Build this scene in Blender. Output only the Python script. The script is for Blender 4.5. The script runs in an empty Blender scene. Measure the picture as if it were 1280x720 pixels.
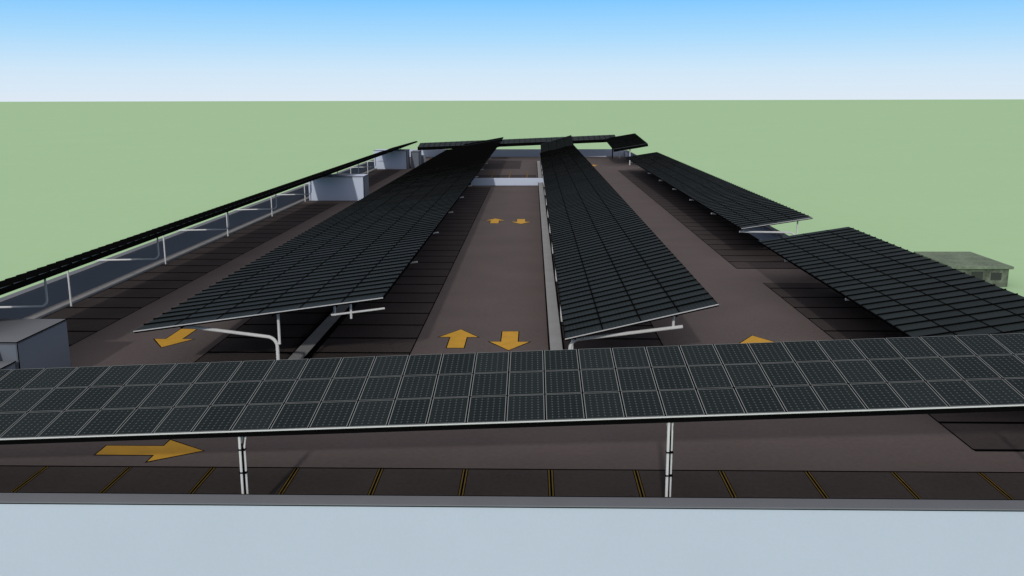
import bpy, bmesh, math, random
from mathutils import Vector, Matrix
random.seed(4)
sc = bpy.context.scene
sc.view_settings.view_transform = 'Standard'
sc.view_settings.look = 'None'
sc.view_settings.exposure = 0

# ---------------------------------------------------------------- materials
def new_mat(name):
    m = bpy.data.materials.new(name); m.use_nodes = True
    nt = m.node_tree
    b = nt.nodes['Principled BSDF']
    return m, nt, b

def noisy(name, col, var=0.12, scale=3.0, rough=0.85, spec=0.2, fine=60.0, metallic=0.0, bump=0.0):
    m, nt, b = new_mat(name)
    tc = nt.nodes.new('ShaderNodeTexCoord')
    n1 = nt.nodes.new('ShaderNodeTexNoise'); n1.inputs['Scale'].default_value = scale; n1.inputs['Detail'].default_value = 6
    n2 = nt.nodes.new('ShaderNodeTexNoise'); n2.inputs['Scale'].default_value = fine; n2.inputs['Detail'].default_value = 3
    nt.links.new(tc.outputs['Object'], n1.inputs['Vector']); nt.links.new(tc.outputs['Object'], n2.inputs['Vector'])
    ad = nt.nodes.new('ShaderNodeMath'); ad.operation = 'ADD'
    nt.links.new(n1.outputs['Fac'], ad.inputs[0]); nt.links.new(n2.outputs['Fac'], ad.inputs[1])
    mr = nt.nodes.new('ShaderNodeMapRange')
    mr.inputs['From Min'].default_value = 0.6; mr.inputs['From Max'].default_value = 1.4
    mr.inputs['To Min'].default_value = 1 - var; mr.inputs['To Max'].default_value = 1 + var
    nt.links.new(ad.outputs[0], mr.inputs['Value'])
    vm = nt.nodes.new('ShaderNodeVectorMath'); vm.operation = 'SCALE'
    vm.inputs[0].default_value = col[:3]
    nt.links.new(mr.outputs[0], vm.inputs['Scale'])
    nt.links.new(vm.outputs[0], b.inputs['Base Color'])
    b.inputs['Roughness'].default_value = rough
    b.inputs['Specular IOR Level'].default_value = spec
    b.inputs['Metallic'].default_value = metallic
    if bump:
        bp = nt.nodes.new('ShaderNodeBump'); bp.inputs['Strength'].default_value = bump; bp.inputs['Distance'].default_value = 0.01
        nt.links.new(n2.outputs['Fac'], bp.inputs['Height']); nt.links.new(bp.outputs[0], b.inputs['Normal'])
    return m

M = {}
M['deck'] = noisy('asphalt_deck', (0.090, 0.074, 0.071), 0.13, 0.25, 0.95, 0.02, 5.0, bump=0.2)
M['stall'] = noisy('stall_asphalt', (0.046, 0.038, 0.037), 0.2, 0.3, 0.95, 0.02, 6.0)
M['line'] = noisy('black_line', (0.003, 0.003, 0.003), 0.1, 2, 0.9, 0.0)
M['yellow'] = noisy('yellow_line', (0.11, 0.072, 0.014), 0.35, 2, 0.8, 0.05)
M['arrow'] = noisy('yellow_arrow_paint', (0.43, 0.23, 0.018), 0.14, 1.5, 0.7, 0.1, 25)
M['wall'] = noisy('painted_concrete', (0.42, 0.465, 0.56), 0.03, 0.4, 0.9, 0.1, 12, bump=0.1)
M['side'] = noisy('grey_blue_concrete', (0.115, 0.13, 0.155), 0.05, 0.5, 0.9, 0.05, 12)  # also carries the painted shade of faces turned right, away from the sun
M['cap'] = noisy('coping_concrete', (0.13, 0.136, 0.148), 0.06, 0.8, 0.9, 0.05, 20)
M['kerb'] = noisy('kerb_concrete', (0.25, 0.248, 0.246), 0.12, 0.8, 0.9, 0.05, 20)
M['grass'] = noisy('lawn', (0.325, 0.475, 0.275), 0.02, 0.02, 1.0, 0.0, 0.6)
M['steel'] = noisy('galvanised_steel', (0.52, 0.52, 0.52), 0.10, 2, 0.55, 0.2, 30)
M['channel'] = noisy('aluminium_channel', (0.36, 0.36, 0.36), 0.10, 2, 0.55, 0.2, 30)
M['black'] = noisy('black_frame', (0.003, 0.003, 0.003), 0.1, 2, 0.9, 0.0)
M['dark_open'] = noisy('dark_opening', (0.035, 0.04, 0.035), 0.1, 1, 0.9, 0.1)
M['shed'] = noisy('weathered_concrete', (0.09, 0.105, 0.08), 0.6, 0.8, 0.95, 0.1, 2.5)
M['shedroof'] = noisy('weathered_roof', (0.12, 0.15, 0.105), 0.4, 0.6, 0.95, 0.1, 3.0)

def panel_mat(name, silver):
    m, nt, b = new_mat(name)
    N, L = nt.nodes, nt.links
    uv = N.new('ShaderNodeUVMap'); uv.uv_map = 'UVMap'
    sep = N.new('ShaderNodeSeparateXYZ'); L.new(uv.outputs[0], sep.inputs[0])
    def math_(op, a, bb=None, c=None):
        n = N.new('ShaderNodeMath'); n.operation = op
        for i, v in enumerate((a, bb, c)):
            if v is None: continue
            if isinstance(v, (int, float)): n.inputs[i].default_value = v
            else: L.new(v, n.inputs[i])
        return n.outputs[0]
    def edge(sock, mult):
        f = math_('FRACT', math_('MULTIPLY', sock, mult))
        return math_('SUBTRACT', 0.5, math_('ABSOLUTE', math_('SUBTRACT', f, 0.5)))
    u, v = sep.outputs['X'], sep.outputs['Y']
    eu, ev = edge(u, 6), edge(v, 10)
    grid = math_('LESS_THAN', math_('MINIMUM', eu, ev), 0.05)
    dots = math_('LESS_THAN', math_('ADD', eu, ev), 0.17)
    bu, bv = edge(u, 1), edge(v, 1)
    bord = math_('LESS_THAN', math_('MINIMUM', bu, math_('MULTIPLY', bv, 1.6)), 0.018)
    geo = N.new('ShaderNodeNewGeometry')
    def mix(fac, c0, c1):
        n = N.new('ShaderNodeMix'); n.data_type = 'RGBA'; L.new(fac, n.inputs[0])
        if isinstance(c0, tuple): n.inputs[6].default_value = c0
        else: L.new(c0, n.inputs[6])
        n.inputs[7].default_value = c1
        return n.outputs[2]
    k = 1.0
    base = mix(geo.outputs['Random Per Island'], (0.009*k, 0.0125*k, 0.013*k, 1), (0.014*k, 0.019*k, 0.0195*k, 1))
    c = mix(grid, base, (0.020*k, 0.026*k, 0.027*k, 1))
    c = mix(dots, c, (0.075, 0.09, 0.088, 1) if silver else (0.030, 0.038, 0.037, 1))
    c = mix(bord, c, (0.19, 0.20, 0.198, 1) if silver else (0.004, 0.004, 0.004, 1))
    L.new(c, b.inputs['Base Color'])
    b.inputs['Roughness'].default_value = 0.5
    b.inputs['Specular IOR Level'].default_value = 0.012
    return m
M['panel_s'] = panel_mat('solar_cells_silver_frame', True)
M['panel_k'] = panel_mat('solar_cells_black_frame', False)

# ---------------------------------------------------------------- helpers
def obj_from(name, verts, faces, mat, parent=None, uvs=None):
    me = bpy.data.meshes.new(name)
    me.from_pydata([tuple(v) for v in verts], [], faces)
    if uvs:
        ul = me.uv_layers.new(name='UVMap')
        for i, uvv in enumerate(uvs): ul.data[i].uv = uvv
    me.materials.append(mat); me.update()
    o = bpy.data.objects.new(name, me); sc.collection.objects.link(o)
    if parent: o.parent = parent
    return o
def empty(name):
    o = bpy.data.objects.new(name, None); sc.collection.objects.link(o); return o
def box(name, x0, x1, y0, y1, z0, z1, mat, parent=None, bev=0.0):
    v = [(x, y, z) for z in (z0, z1) for y in (y0, y1) for x in (x0, x1)]
    f = [(0, 2, 3, 1), (4, 5, 7, 6), (0, 1, 5, 4), (2, 6, 7, 3), (0, 4, 6, 2), (1, 3, 7, 5)]
    o = obj_from(name, v, f, mat, parent)
    if bev:
        md = o.modifiers.new('bevel', 'BEVEL'); md.width = bev; md.segments = 2
    return o
BF = [(0, 2, 3, 1), (4, 5, 7, 6), (0, 1, 5, 4), (2, 6, 7, 3), (0, 4, 6, 2), (1, 3, 7, 5)]
class Acc:
    def __init__(s): s.v = []; s.f = []
    def rect(s, x0, x1, y0, y1, z):
        n = len(s.v); s.v += [(x0, y0, z), (x1, y0, z), (x1, y1, z), (x0, y1, z)]; s.f.append((n, n+1, n+2, n+3))
    def box(s, x0, x1, y0, y1, z0, z1):
        n = len(s.v); s.v += [(x, y, z) for z in (z0, z1) for y in (y0, y1) for x in (x0, x1)]
        s.f += [tuple(n+i for i in q) for q in BF]
    def obox(s, O, U, V, Nn, a0, a1, b0, b1, t0, t1):
        n = len(s.v); s.v += [O+U*a+V*b+Nn*t for t in (t0, t1) for b in (b0, b1) for a in (a0, a1)]
        s.f += [tuple(n+i for i in q) for q in BF]
    def tube(s, pts, r, seg=10):
        pts = [Vector(p) for p in pts]; n0 = len(s.v); k = len(pts)
        for i, p in enumerate(pts):
            d = (pts[min(i+1, k-1)] - pts[max(i-1, 0)]).normalized()
            a = Vector((0, 1, 0)) if abs(d.y) < 0.8 else Vector((1, 0, 0))
            u = d.cross(a).normalized(); w = d.cross(u)
            for j in range(seg):
                t = 2*math.pi*j/seg
                s.v.append(tuple(p + u*math.cos(t)*r + w*math.sin(t)*r))
        for i in range(k-1):
            for j in range(seg):
                a = n0+i*seg+j; b = n0+i*seg+(j+1) % seg
                s.f.append((a, b, b+seg, a+seg))
        s.f.append(tuple(n0+j for j in range(seg))); s.f.append(tuple(n0+(k-1)*seg+j for j in reversed(range(seg))))
    def make(s, name, mat, parent=None): return obj_from(name, s.v, s.f, mat, parent)

def bent_arm(acc, px, y, hz, tipx, tipz, r=0.075, base=0.0):
    sgn = 1 if tipx > px else -1
    R = 0.45
    pts = [(px, y, base), (px, y, hz-R)]
    for k in range(1, 7):
        a = math.pi/2*k/6
        pts.append((px+sgn*R*(1-math.cos(a)), y, hz-R+R*math.sin(a)))
    pts.append((tipx, y, tipz))
    acc.tube(pts, r)
    acc.box(px-0.2, px+0.2, y-0.2, y+0.2, base, base+0.03)

def canopy(O, U, V, lu, lv, nu, nv, mat, gap=0.05, name='solar_canopy', ribs=0.055):
    root = empty(name)
    O, U, V = Vector(O), Vector(U).normalized(), Vector(V).normalized()
    Nn = U.cross(V).normalized()
    if Nn.z < 0: Nn = -Nn
    v, f, uv = [], [], []
    for i in range(nu):
        for j in range(nv):
            n = len(v)
            jit = Nn*random.uniform(-0.004, 0.004)
            a0, a1, b0, b1 = i*lu+gap/2, (i+1)*lu-gap/2, j*lv+gap/2, (j+1)*lv-gap/2
            for a, b in ((a0, b0), (a1, b0), (a1, b1), (a0, b1)):
                v.append(O+U*a+V*b+Nn*0.03+jit)
            f.append((n, n+1, n+2, n+3))
            if lu > lv: uv += [(0, 0), (0, 1), (1, 1), (1, 0)]
            else: uv += [(0, 0), (1, 0), (1, 1), (0, 1)]
    obj_from('panels', v, f, mat, root, uv)
    W, Ln = nu*lu, nv*lv
    def slab(nm, a0, a1, b0, b1, t0, t1, m):
        A = Acc(); A.obox(O, U, V, Nn, a0, a1, b0, b1, t0, t1)
        return A.make(nm, m, root)
    slab('backing_frame', 0, W, 0, Ln, -0.08, 0.015, M['black'])
    if ribs:   # raised clamping rails between the panel rows
        A = Acc()
        for j in range(1, nv):
            A.obox(O, U, V, Nn, 0.01, W-0.01, j*lv-0.02, j*lv+0.02, 0.016, 0.03+ribs)
        for i in range(1, nu):
            A.obox(O, U, V, Nn, i*lu-0.02, i*lu+0.02, 0.01, Ln-0.01, 0.017, 0.045)
        A.make('clamping_rails', M['black'], root)
    return root, slab, W, Ln

garage = empty('parking_garage')
# ---------------------------------------------------------------- ground & garage structure
S = 30000
obj_from('ground', [(-S, -S, -6), (S, -S, -6), (S, S, -6), (-S, S, -6)], [(0, 1, 2, 3)], M['grass'])
XL, XR, Y0, Y1 = -29.0, 20.4, 23.1, 199.5
box('deck', XL+0.6, XR-0.6, Y0+0.55, Y1-0.6, -0.5, 0.0, M['deck'], garage)
box('lower_deck', XL+0.6, XR-0.6, Y0+0.55, Y1-0.6, -5.98, -5.8, M['cap'], garage)
def outer(nm, x0, x1, y0, y1, axis):
    box(nm+'_upper', x0, x1, y0, y1, -2.2, 1.16, M['wall'], garage)
    box(nm+'_lower', x0, x1, y0, y1, -5.99, -4.6, M['wall'], garage)
    a0, a1 = (x0, x1) if axis == 'x' else (y0, y1)
    p = Acc(); t = a0
    while t < a1-0.8:
        if axis == 'x': p.box(t, t+0.7, y0+.01, y1-.01, -4.6, -2.2)
        else: p.box(x0+.01, x1-.01, t, t+0.7, -4.6, -2.2)
        t += (a1-a0-0.7)/round((a1-a0)/8.0)
    p.make(nm+'_pillars', M['side'], garage)
outer('front_wall', XL, XR, Y0, Y0+0.55, 'x')
outer('back_wall', XL, XR, Y1-0.55, Y1, 'x')
outer('left_wall', XL, XL+0.55, Y0+0.552, Y1-0.552, 'y')
box('front_coping', XL-0.02, XR+0.02, Y0-0.02, Y0+0.57, 1.18, 1.22, M['cap'], garage, 0.01)
box('front_coping_joint', XL-0.01, XR+0.01, Y0-0.024, Y0+0.56, 1.16, 1.18, M['line'], garage)
box('front_coping_back_joint', XL-0.01, XR+0.01, Y0+0.571, Y0+0.60, 1.12, 1.223, M['line'], garage)
box('back_coping', XL-0.02, XR+0.02, Y1-0.57, Y1+0.02, 1.16, 1.22, M['cap'], garage, 0.01)
box('back_wall_inner_face', XL+0.7, XR-0.7, Y1-0.65, Y1-0.6, 0.001, 1.6, M['wall'], garage)
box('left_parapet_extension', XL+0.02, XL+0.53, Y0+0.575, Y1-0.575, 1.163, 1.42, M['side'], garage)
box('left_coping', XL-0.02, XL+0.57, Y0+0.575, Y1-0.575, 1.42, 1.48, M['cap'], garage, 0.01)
box('left_inner_shaded_face', XL+0.552, XL+0.60, Y0+0.6, Y1-0.6, 0.0, 1.40, M['side'], garage)  # parapet face turned from the sun, its shade painted in as darker colour
for a, b in ((Y0+0.552, 57.5), (61.0, Y1-0.552)):
    box('right_parapet', XR-0.55, XR, a, b, -2.2, 1.3, M['wall'], garage)
    box('right_coping', XR-0.57, XR+0.02, a, b, 1.3, 1.36, M['cap'], garage)
box('right_wall_lower', XR-0.55, XR, Y0+0.552, Y1-0.552, -5.99, -4.6, M['wall'], garage)
box('right_wall_band', XR-0.55, XR, 57.5, 61, -2.2, 0.1, M['wall'], garage)
p = Acc(); t = Y0+1
while t < Y1-1: p.box(XR-0.54, XR-0.01, t, t+0.7, -4.6, -2.2); t += 8
p.make('right_wall_pillars', M['side'], garage)
box('left_kerb', XL+0.605, XL+1.3, Y0+6, Y1-0.7, 0.001, 0.15, M['kerb'], garage, 0.02)
box('centre_left_kerb', -11.35, -10.65, 36, 178, 0.001, 0.25, M['kerb'], garage, 0.02)
box('centre_right_kerb', 0.85, 1.45, 36, 178, 0.001, 0.45, M['kerb'], garage, 0.02)
for (a, b, h) in ((-11.4, -11.352, 0.255), (-10.648, -10.6, 0.255), (0.80, 0.848, 0.455), (1.452, 1.5, 0.455)):
    box('kerb_edge_joint', a, b, 36, 178, 0.002, h, M['line'], garage)
box('cross_wall', -8.8, 1.6, 131, 131.4, 0.001, 1.05, M['wall'], garage, 0.02)

# ---------------------------------------------------------------- stalls
sheet, lines, yl = Acc(), Acc(), Acc()
def stalls(x0, x1, y0, y1, pitch=2.8):
    sheet.rect(x0, x1, y0, y1, 0.004)
    y = y0
    while y <= y1+0.01:
        lines.rect(x0, x1, y-0.11, y+0.11, 0.008); y += pitch
    for xx in (x0, x1): lines.rect(xx-0.03, xx+0.03, y0, y1, 0.010)
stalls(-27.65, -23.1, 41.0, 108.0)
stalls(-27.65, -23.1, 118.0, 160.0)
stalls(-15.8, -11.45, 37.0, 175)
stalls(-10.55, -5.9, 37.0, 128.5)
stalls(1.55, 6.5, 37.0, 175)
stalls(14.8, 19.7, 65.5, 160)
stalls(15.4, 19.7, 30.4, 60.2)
lines.rect(-5.93, 0.75, 130.4, 130.8, 0.010)
sheet.rect(-28.3, 19.7, 23.70, 28.45, 0.004)
lines.rect(-28.3, 19.7, 28.42, 28.50, 0.008)
x = -2.2-2.81*9
while x < 19.7:
    lines.rect(x-0.10, x+0.10, 23.72, 28.41, 0.008)
    yl.rect(x-0.072, x-0.032, 23.72, 28.40, 0.012); yl.rect(x+0.032, x+0.072, 23.72, 28.40, 0.012)
    x += 2.81
sheet.rect(-9.3, 0.6, 134, 150, 0.004)
for xx in (-6.5, -3.7, -0.9): yl.rect(xx-0.1, xx+0.1, 138, 158, 0.012)
sheet.rect(-9, -2.2, 163, 186, 0.004)
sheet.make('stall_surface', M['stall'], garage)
lines.make('stall_lines', M['line'], garage)
yl.make('yellow_stall_lines', M['yellow'], garage)

def arrow(cx, cy, ang, L=3.7):
    root = empty('painted_arrow')
    def poly(g, z, mat, nm):
        h, hw, sw = L/2, 1.0, 0.42
        pts = [(-sw-g, -h-g), (sw+g, -h-g), (sw+g, 0.25-g), (hw+2.2*g, 0.25-g), (0, h+1.6*g), (-hw-2.2*g, 0.25-g), (-sw-g, 0.25-g)]
        c, s_ = math.cos(ang), math.sin(ang)
        v = [(cx+x*c-y*s_, cy+x*s_+y*c, z) for x, y in pts]
        obj_from(nm, v, [tuple(range(7))], mat, root)
    poly(0.05, 0.008, M['line'], 'outline'); poly(0.0, 0.012, M['arrow'], 'paint')
arrow(-3.8, 45.4, 0); arrow(-1.15, 45.0, math.pi)
arrow(-3.8, 92, 0); arrow(-1.15, 91.5, math.pi)
arrow(-18.4, 45.3, math.pi); arrow(11.4, 44.3, 0)
arrow(-13.3, 29.9, -math.pi/2, 3.6)
arrow(11.4, 172, 0)

# ---------------------------------------------------------------- solar canopies
def tiltU(dx, dz): return Vector((dx, 0, dz))
# left-of-centre
root, slab, W, Ln = canopy((-16.8, 37, 2.47), tiltU(10.6, 1.48), (0, 1, 0), 10.7/6, 1.02, 6, 140, M['panel_k'])
slab('end_channel', 0, W, -0.035, -0.003, -0.01, 0.028, M['channel'])
A = Acc()
y = 37.9
while y < 178:
    bent_arm(A, -11.0, y, 2.04, -15.2, 2.52)
    A.tube([(-10.9, y+.02, 1.7), (-10.9, y+.02, 3.18)], 0.06)
    A.tube([(-7.75, y, 2.85), (-7.75, y, 3.62)], 0.05)
    A.tube([(-8.6, y, 3.0), (-6.3, y, 3.3)], 0.045)
    A.tube([(-14.8, y, 2.48), (-14.8, y, 2.68)], 0.05)
    y += 11.4
A.make('steel_supports', M['steel'], root)
B = Acc()
for a, h in ((-14.8, 2.62), (-10.9, 3.16), (-7.4, 3.65)): B.tube([(a, 37.1, h), (a, 179, h)], 0.05, 6)
B.make('purlins', M['black'], root)
# centre
root, slab, W, Ln = canopy((1.37, 37, 2.2), tiltU(6.33, 1.51), (0, 1, 0), 6.5/4, 1.02, 4, 134, M['panel_k'])
slab('end_channel', 0, W, -0.035, -0.003, -0.01, 0.028, M['channel'])
A = Acc(); y = 37.9
while y < 172:
    bent_arm(A, 1.62, y, 1.98, 6.4, 2.54)
    A.tube([(6.0, y, 2.48), (6.0, y, 3.22)], 0.06)
    A.tube([(1.72, y+.05, 1.5), (1.72, y+.05, 2.24)], 0.05)
    y += 11.4
A.make('steel_supports', M['steel'], root)
B = Acc()
for a, h in ((1.8, 2.2), (6.0, 3.19)): B.tube([(a, 37.1, h), (a, 173, h)], 0.05, 6)
B.make('purlins', M['black'], root)
# right near + far
for (ya, n, xo) in ((33.5, 29, 15.6), (69.2, 87, 15.85)):
    root, slab, W, Ln = canopy((xo, ya, 2.38), tiltU(6.0, 0.95), (0, 1, 0), (6.3 if ya < 50 else 5.4)/4, 1.02, 4, n, M['panel_k'])
    slab('end_channel', 0, W, -0.035, -0.003, -0.01, 0.028, M['channel'])
    A = Acc(); y = ya+0.8
    while y < ya+n*1.02:
        bent_arm(A, 20.15, y, 2.0, 15.9, 2.05, base=1.36)
        A.tube([(20.3, y, 1.9), (20.3, y, 3.02)], 0.06)
        A.tube([(16.2, y, 2.05), (16.2, y, 2.4)], 0.05)
        y += 11.4
    A.make('steel_supports', M['steel'], root)
# left (seen almost edge-on)
root, slab, W, Ln = canopy((-26.9, 36, 3.02), tiltU(4.6, 1.24), (0, 1, 0), 1.59, 1.02, 3, 139, M['panel_k'])
slab('edge_channel', W+0.003, W+0.06, 0, Ln, -0.22, 0.03, M['black'])
A = Acc()
y = 45.0
while y < 177:
    pts = [(-29.3, y, 1.52), (-29.25, y, 1.62), (-25.1, y, 1.72)]
    for k in range(1, 6):
        a = math.pi/2*k/5
        pts.append((-25.1+0.35*math.sin(a), y, 1.72+0.35*(1-math.cos(a))))
    pts.append((-24.75, y, 3.5))
    A.tube(pts, 0.055)
    A.tube([(-27.3, y+7.2, 0.1), (-27.3, y+7.2, 2.85)], 0.055)
    y += 14.2
A.make('steel_supports', M['steel'], root)
# front
sx = 0.041
root, slab, W, Ln = canopy((-22.0, 24.4, 3.14-0.041*22), (0, 4.9, 0.67), (1, 0, sx), 1.66, 1.12, 3, 41, M['panel_s'], gap=0.05, ribs=0)
slab('edge_channel', -0.026, -0.003, 0, Ln, -0.005, 0.03, M['steel'])
slab('edge_beam', -0.02, 0.08, 0, Ln, -0.16, -0.083, M['black'])
A = Acc()
for px in (-21.0, -8.35, 3.85, 16.2):
    h = 3.14+sx*px
    A.tube([(px, 24.5, 0.0), (px, 24.5, h-0.16)], 0.042)
    A.tube([(px+0.11, 24.56, 0.0), (px+0.11, 24.56, h-0.5), (px+0.13, 24.65, h-0.25), (px+0.2, 25.2, h-0.06)], 0.03)
    A.tube([(px, 24.5, h-0.5), (px, 24.7, h-0.25), (px, 29.2, h+0.43)], 0.05)
    A.box(px-0.2, px+0.3, 24.3, 24.8, 0.014, 0.04)
A.make('steel_supports', M['steel'], root)
B = Acc()
for px in (-21.0, -8.35, 3.85, 16.2):
    h = 3.14+sx*px
    B.box(px+0.044, px+0.076, 24.47, 24.53, 0.0, h-0.4)
    for zz in (0.7, 1.5, 2.2): B.box(px-0.05, px+0.15, 24.44, 24.6, zz, zz+0.04)
B.make('cable_conduit', M['black'], root)
# far cross canopy
root, slab, W, Ln = canopy((-24, 192, 2.35), (0, 4.9, 0.67), (1, 0, sx), 1.66, 1.12, 3, 37, M['panel_k'])
slab('edge_channel', -0.05, -0.003, 0, Ln, -0.6, 0.03, M['black'])
A = Acc()
for px in (-23.5, -10, 3, 16.6):
    h = 2.35+sx*(px+24); A.tube([(px, 192.3, 0), (px, 192.3, h)], 0.12)
A.make('steel_supports', M['black'], root)
for O, U, V, nu, nv in (((-14, 183, 3.0), (9, 0, 1.6), (0, 1, 0.0), 5, 8),
                        ((1.6, 174.5, 1.6), (6.5, 0, 1.9), (0, 1, 0.12), 4, 13),
                        ((15, 172, 2.9), (6.0, 0, 1.0), (0, 1, 0.05), 4, 22)):
    root, slab, W, Ln = canopy(O, U, V, 1.62, 1.02, nu, nv, M['panel_k'], ribs=0.09)
    slab('edge_channel', 0, W, -0.05, -0.003, -0.45, 0.03, M['black'])
    A = Acc(); U = Vector(U).normalized(); c = Vector(O)+U*W*0.5
    for yy in (0.8, Ln-0.8):
        A.tube([(c.x, O[1]+yy, 0), (c.x, O[1]+yy, c.z-0.02)], 0.1)
    A.make('steel_supports', M['steel'], root)

# ---------------------------------------------------------------- sheds on the deck
def shed(nm, x0, x1, y0, y1, h, dark=False):
    r = empty(nm)
    box('walls', x0, x1, y0, y1, 0.001, h-0.1, M['side'] if dark else M['wall'], r, 0.02)
    box('shaded_side_skin', x1+0.002, x1+0.05, y0+0.02, y1, 0.01, h-0.1, M['side'], r)  # thin skin over the right wall, shade of that side put into its colour
    box('roof_slab', x0-0.04, x1+0.06, y0-0.04, y1+0.04, h-0.08, h, M['cap'] if dark else M['wall'], r, 0.02)
    e = 0.025 if y0 < 60 else 0.06
    A = Acc()
    A.box(x1+0.062, x1+0.066+e, y0-0.05, y1+0.05, h-0.03, h+0.012)
    A.box(x0, x1+0.066, y0-0.046-e, y0-0.045, h-0.03, h+0.012)
    A.box(x1+0.052, x1+0.055+e, y0-e, y0+0.01, 0.0, h-0.1)
    A.make('edge_trim', M['line'], r)
    box('door', x0+1.2, x0+2.2, y1+0.003, y1+0.05, 0.01, 2.05 if h > 2.2 else h*0.8, M['side'], r)
    return r
shed('stair_tower', -27.3, -20.6, 111, 114.5, 2.95)
shed('stair_tower', -28.2, -22.4, 163, 167, 3.3)
shed('stair_tower', -22.0, -20.6, 166, 170, 2.9, True)
s1 = shed('equipment_shed', -28.0, -20.9, 35.3, 39.3, 2.45, True)
s2 = shed('equipment_shed', -28.0, -20.95, 33.2, 35.1, 1.7, True)
box('white_ledge', -28.0, -21.6, 34.4, 35.1, 1.72, 2.15, M['wall'], s2)

r = empty('concrete_outbuilding')
box('walls', 41.0, 46.4, 88.5, 97, -6, -4.2, M['shed'], r, 0.03)
box('roof', 40.7, 46.7, 88.2, 97.3, -4.2, -3.95, M['shedroof'], r, 0.03)
box('door', 42.8, 43.9, 88.45, 88.497, -6, -4.5, M['dark_open'], r)
box('window', 44.7, 45.7, 88.45, 88.497, -5.3, -4.6, M['dark_open'], r)

# ---------------------------------------------------------------- sky and sun
ELEV, AZ = math.radians(25), math.radians(6)
w = bpy.data.worlds.new('World'); sc.world = w; w.use_nodes = True
nt = w.node_tree; nt.nodes.clear(); N, L = nt.nodes, nt.links
out = N.new('ShaderNodeOutputWorld')
sky = N.new('ShaderNodeTexSky'); sky.sky_type = 'NISHITA'; sky.sun_disc = False
sky.sun_elevation = ELEV; sky.sun_rotation = math.pi+AZ
bg1 = N.new('ShaderNodeBackground'); bg1.inputs['Strength'].default_value = 0.008
L.new(sky.outputs[0], bg1.inputs['Color'])
tc = N.new('ShaderNodeTexCoord'); sp = N.new('ShaderNodeSeparateXYZ'); L.new(tc.outputs['Generated'], sp.inputs[0])
cr = N.new('ShaderNodeValToRGB'); L.new(sp.outputs['Z'], cr.inputs[0])
e = cr.color_ramp.elements
e[0].position = 0.0; e[0].color = (0.70, 0.79, 0.89, 1)
e[1].position = 1.0; e[1].color = (0.82, 0.80, 0.83, 1)
for pz, c in ((0.03, (0.58, 0.75, 0.91, 1)), (0.065, (0.36, 0.65, 0.93, 1)), (0.103, (0.18, 0.53, 0.95, 1)), (0.22, (0.45, 0.60, 0.88, 1)), (0.4, (0.82, 0.80, 0.83, 1))):
    q = e.new(pz); q.color = c
bg2 = N.new('ShaderNodeBackground'); bg2.inputs['Strength'].default_value = 1.0
L.new(cr.outputs[0], bg2.inputs['Color'])
ad = N.new('ShaderNodeAddShader'); L.new(bg1.outputs[0], ad.inputs[0]); L.new(bg2.outputs[0], ad.inputs[1])
L.new(ad.outputs[0], out.inputs[0])

sd = bpy.data.lights.new('sun', 'SUN'); sd.energy = 2.0; sd.angle = math.radians(1.5); sd.color = (1.0, 0.96, 0.90)
so = bpy.data.objects.new('sun', sd); sc.collection.objects.link(so)
dirv = Vector((math.sin(AZ)*math.cos(ELEV), math.cos(AZ)*math.cos(ELEV), -math.sin(ELEV)))
so.rotation_euler = dirv.to_track_quat('-Z', 'Y').to_euler()
so.location = (-10, -40, 40)

# ---------------------------------------------------------------- camera
cd = bpy.data.cameras.new('camera'); cam = bpy.data.objects.new('camera', cd); sc.collection.objects.link(cam)
cd.sensor_width = 36; cd.lens = 36*1142/1280; cd.clip_end = 60000; cd.clip_start = 0.1
R = Matrix.Rotation(math.radians(1.3), 4, 'Z') @ Matrix.Rotation(math.radians(90-11.63), 4, 'X') @ Matrix.Rotation(math.radians(-0.134), 4, 'Z')
cam.matrix_world = Matrix.Translation((0, 0, 12)) @ R
sc.camera = cam
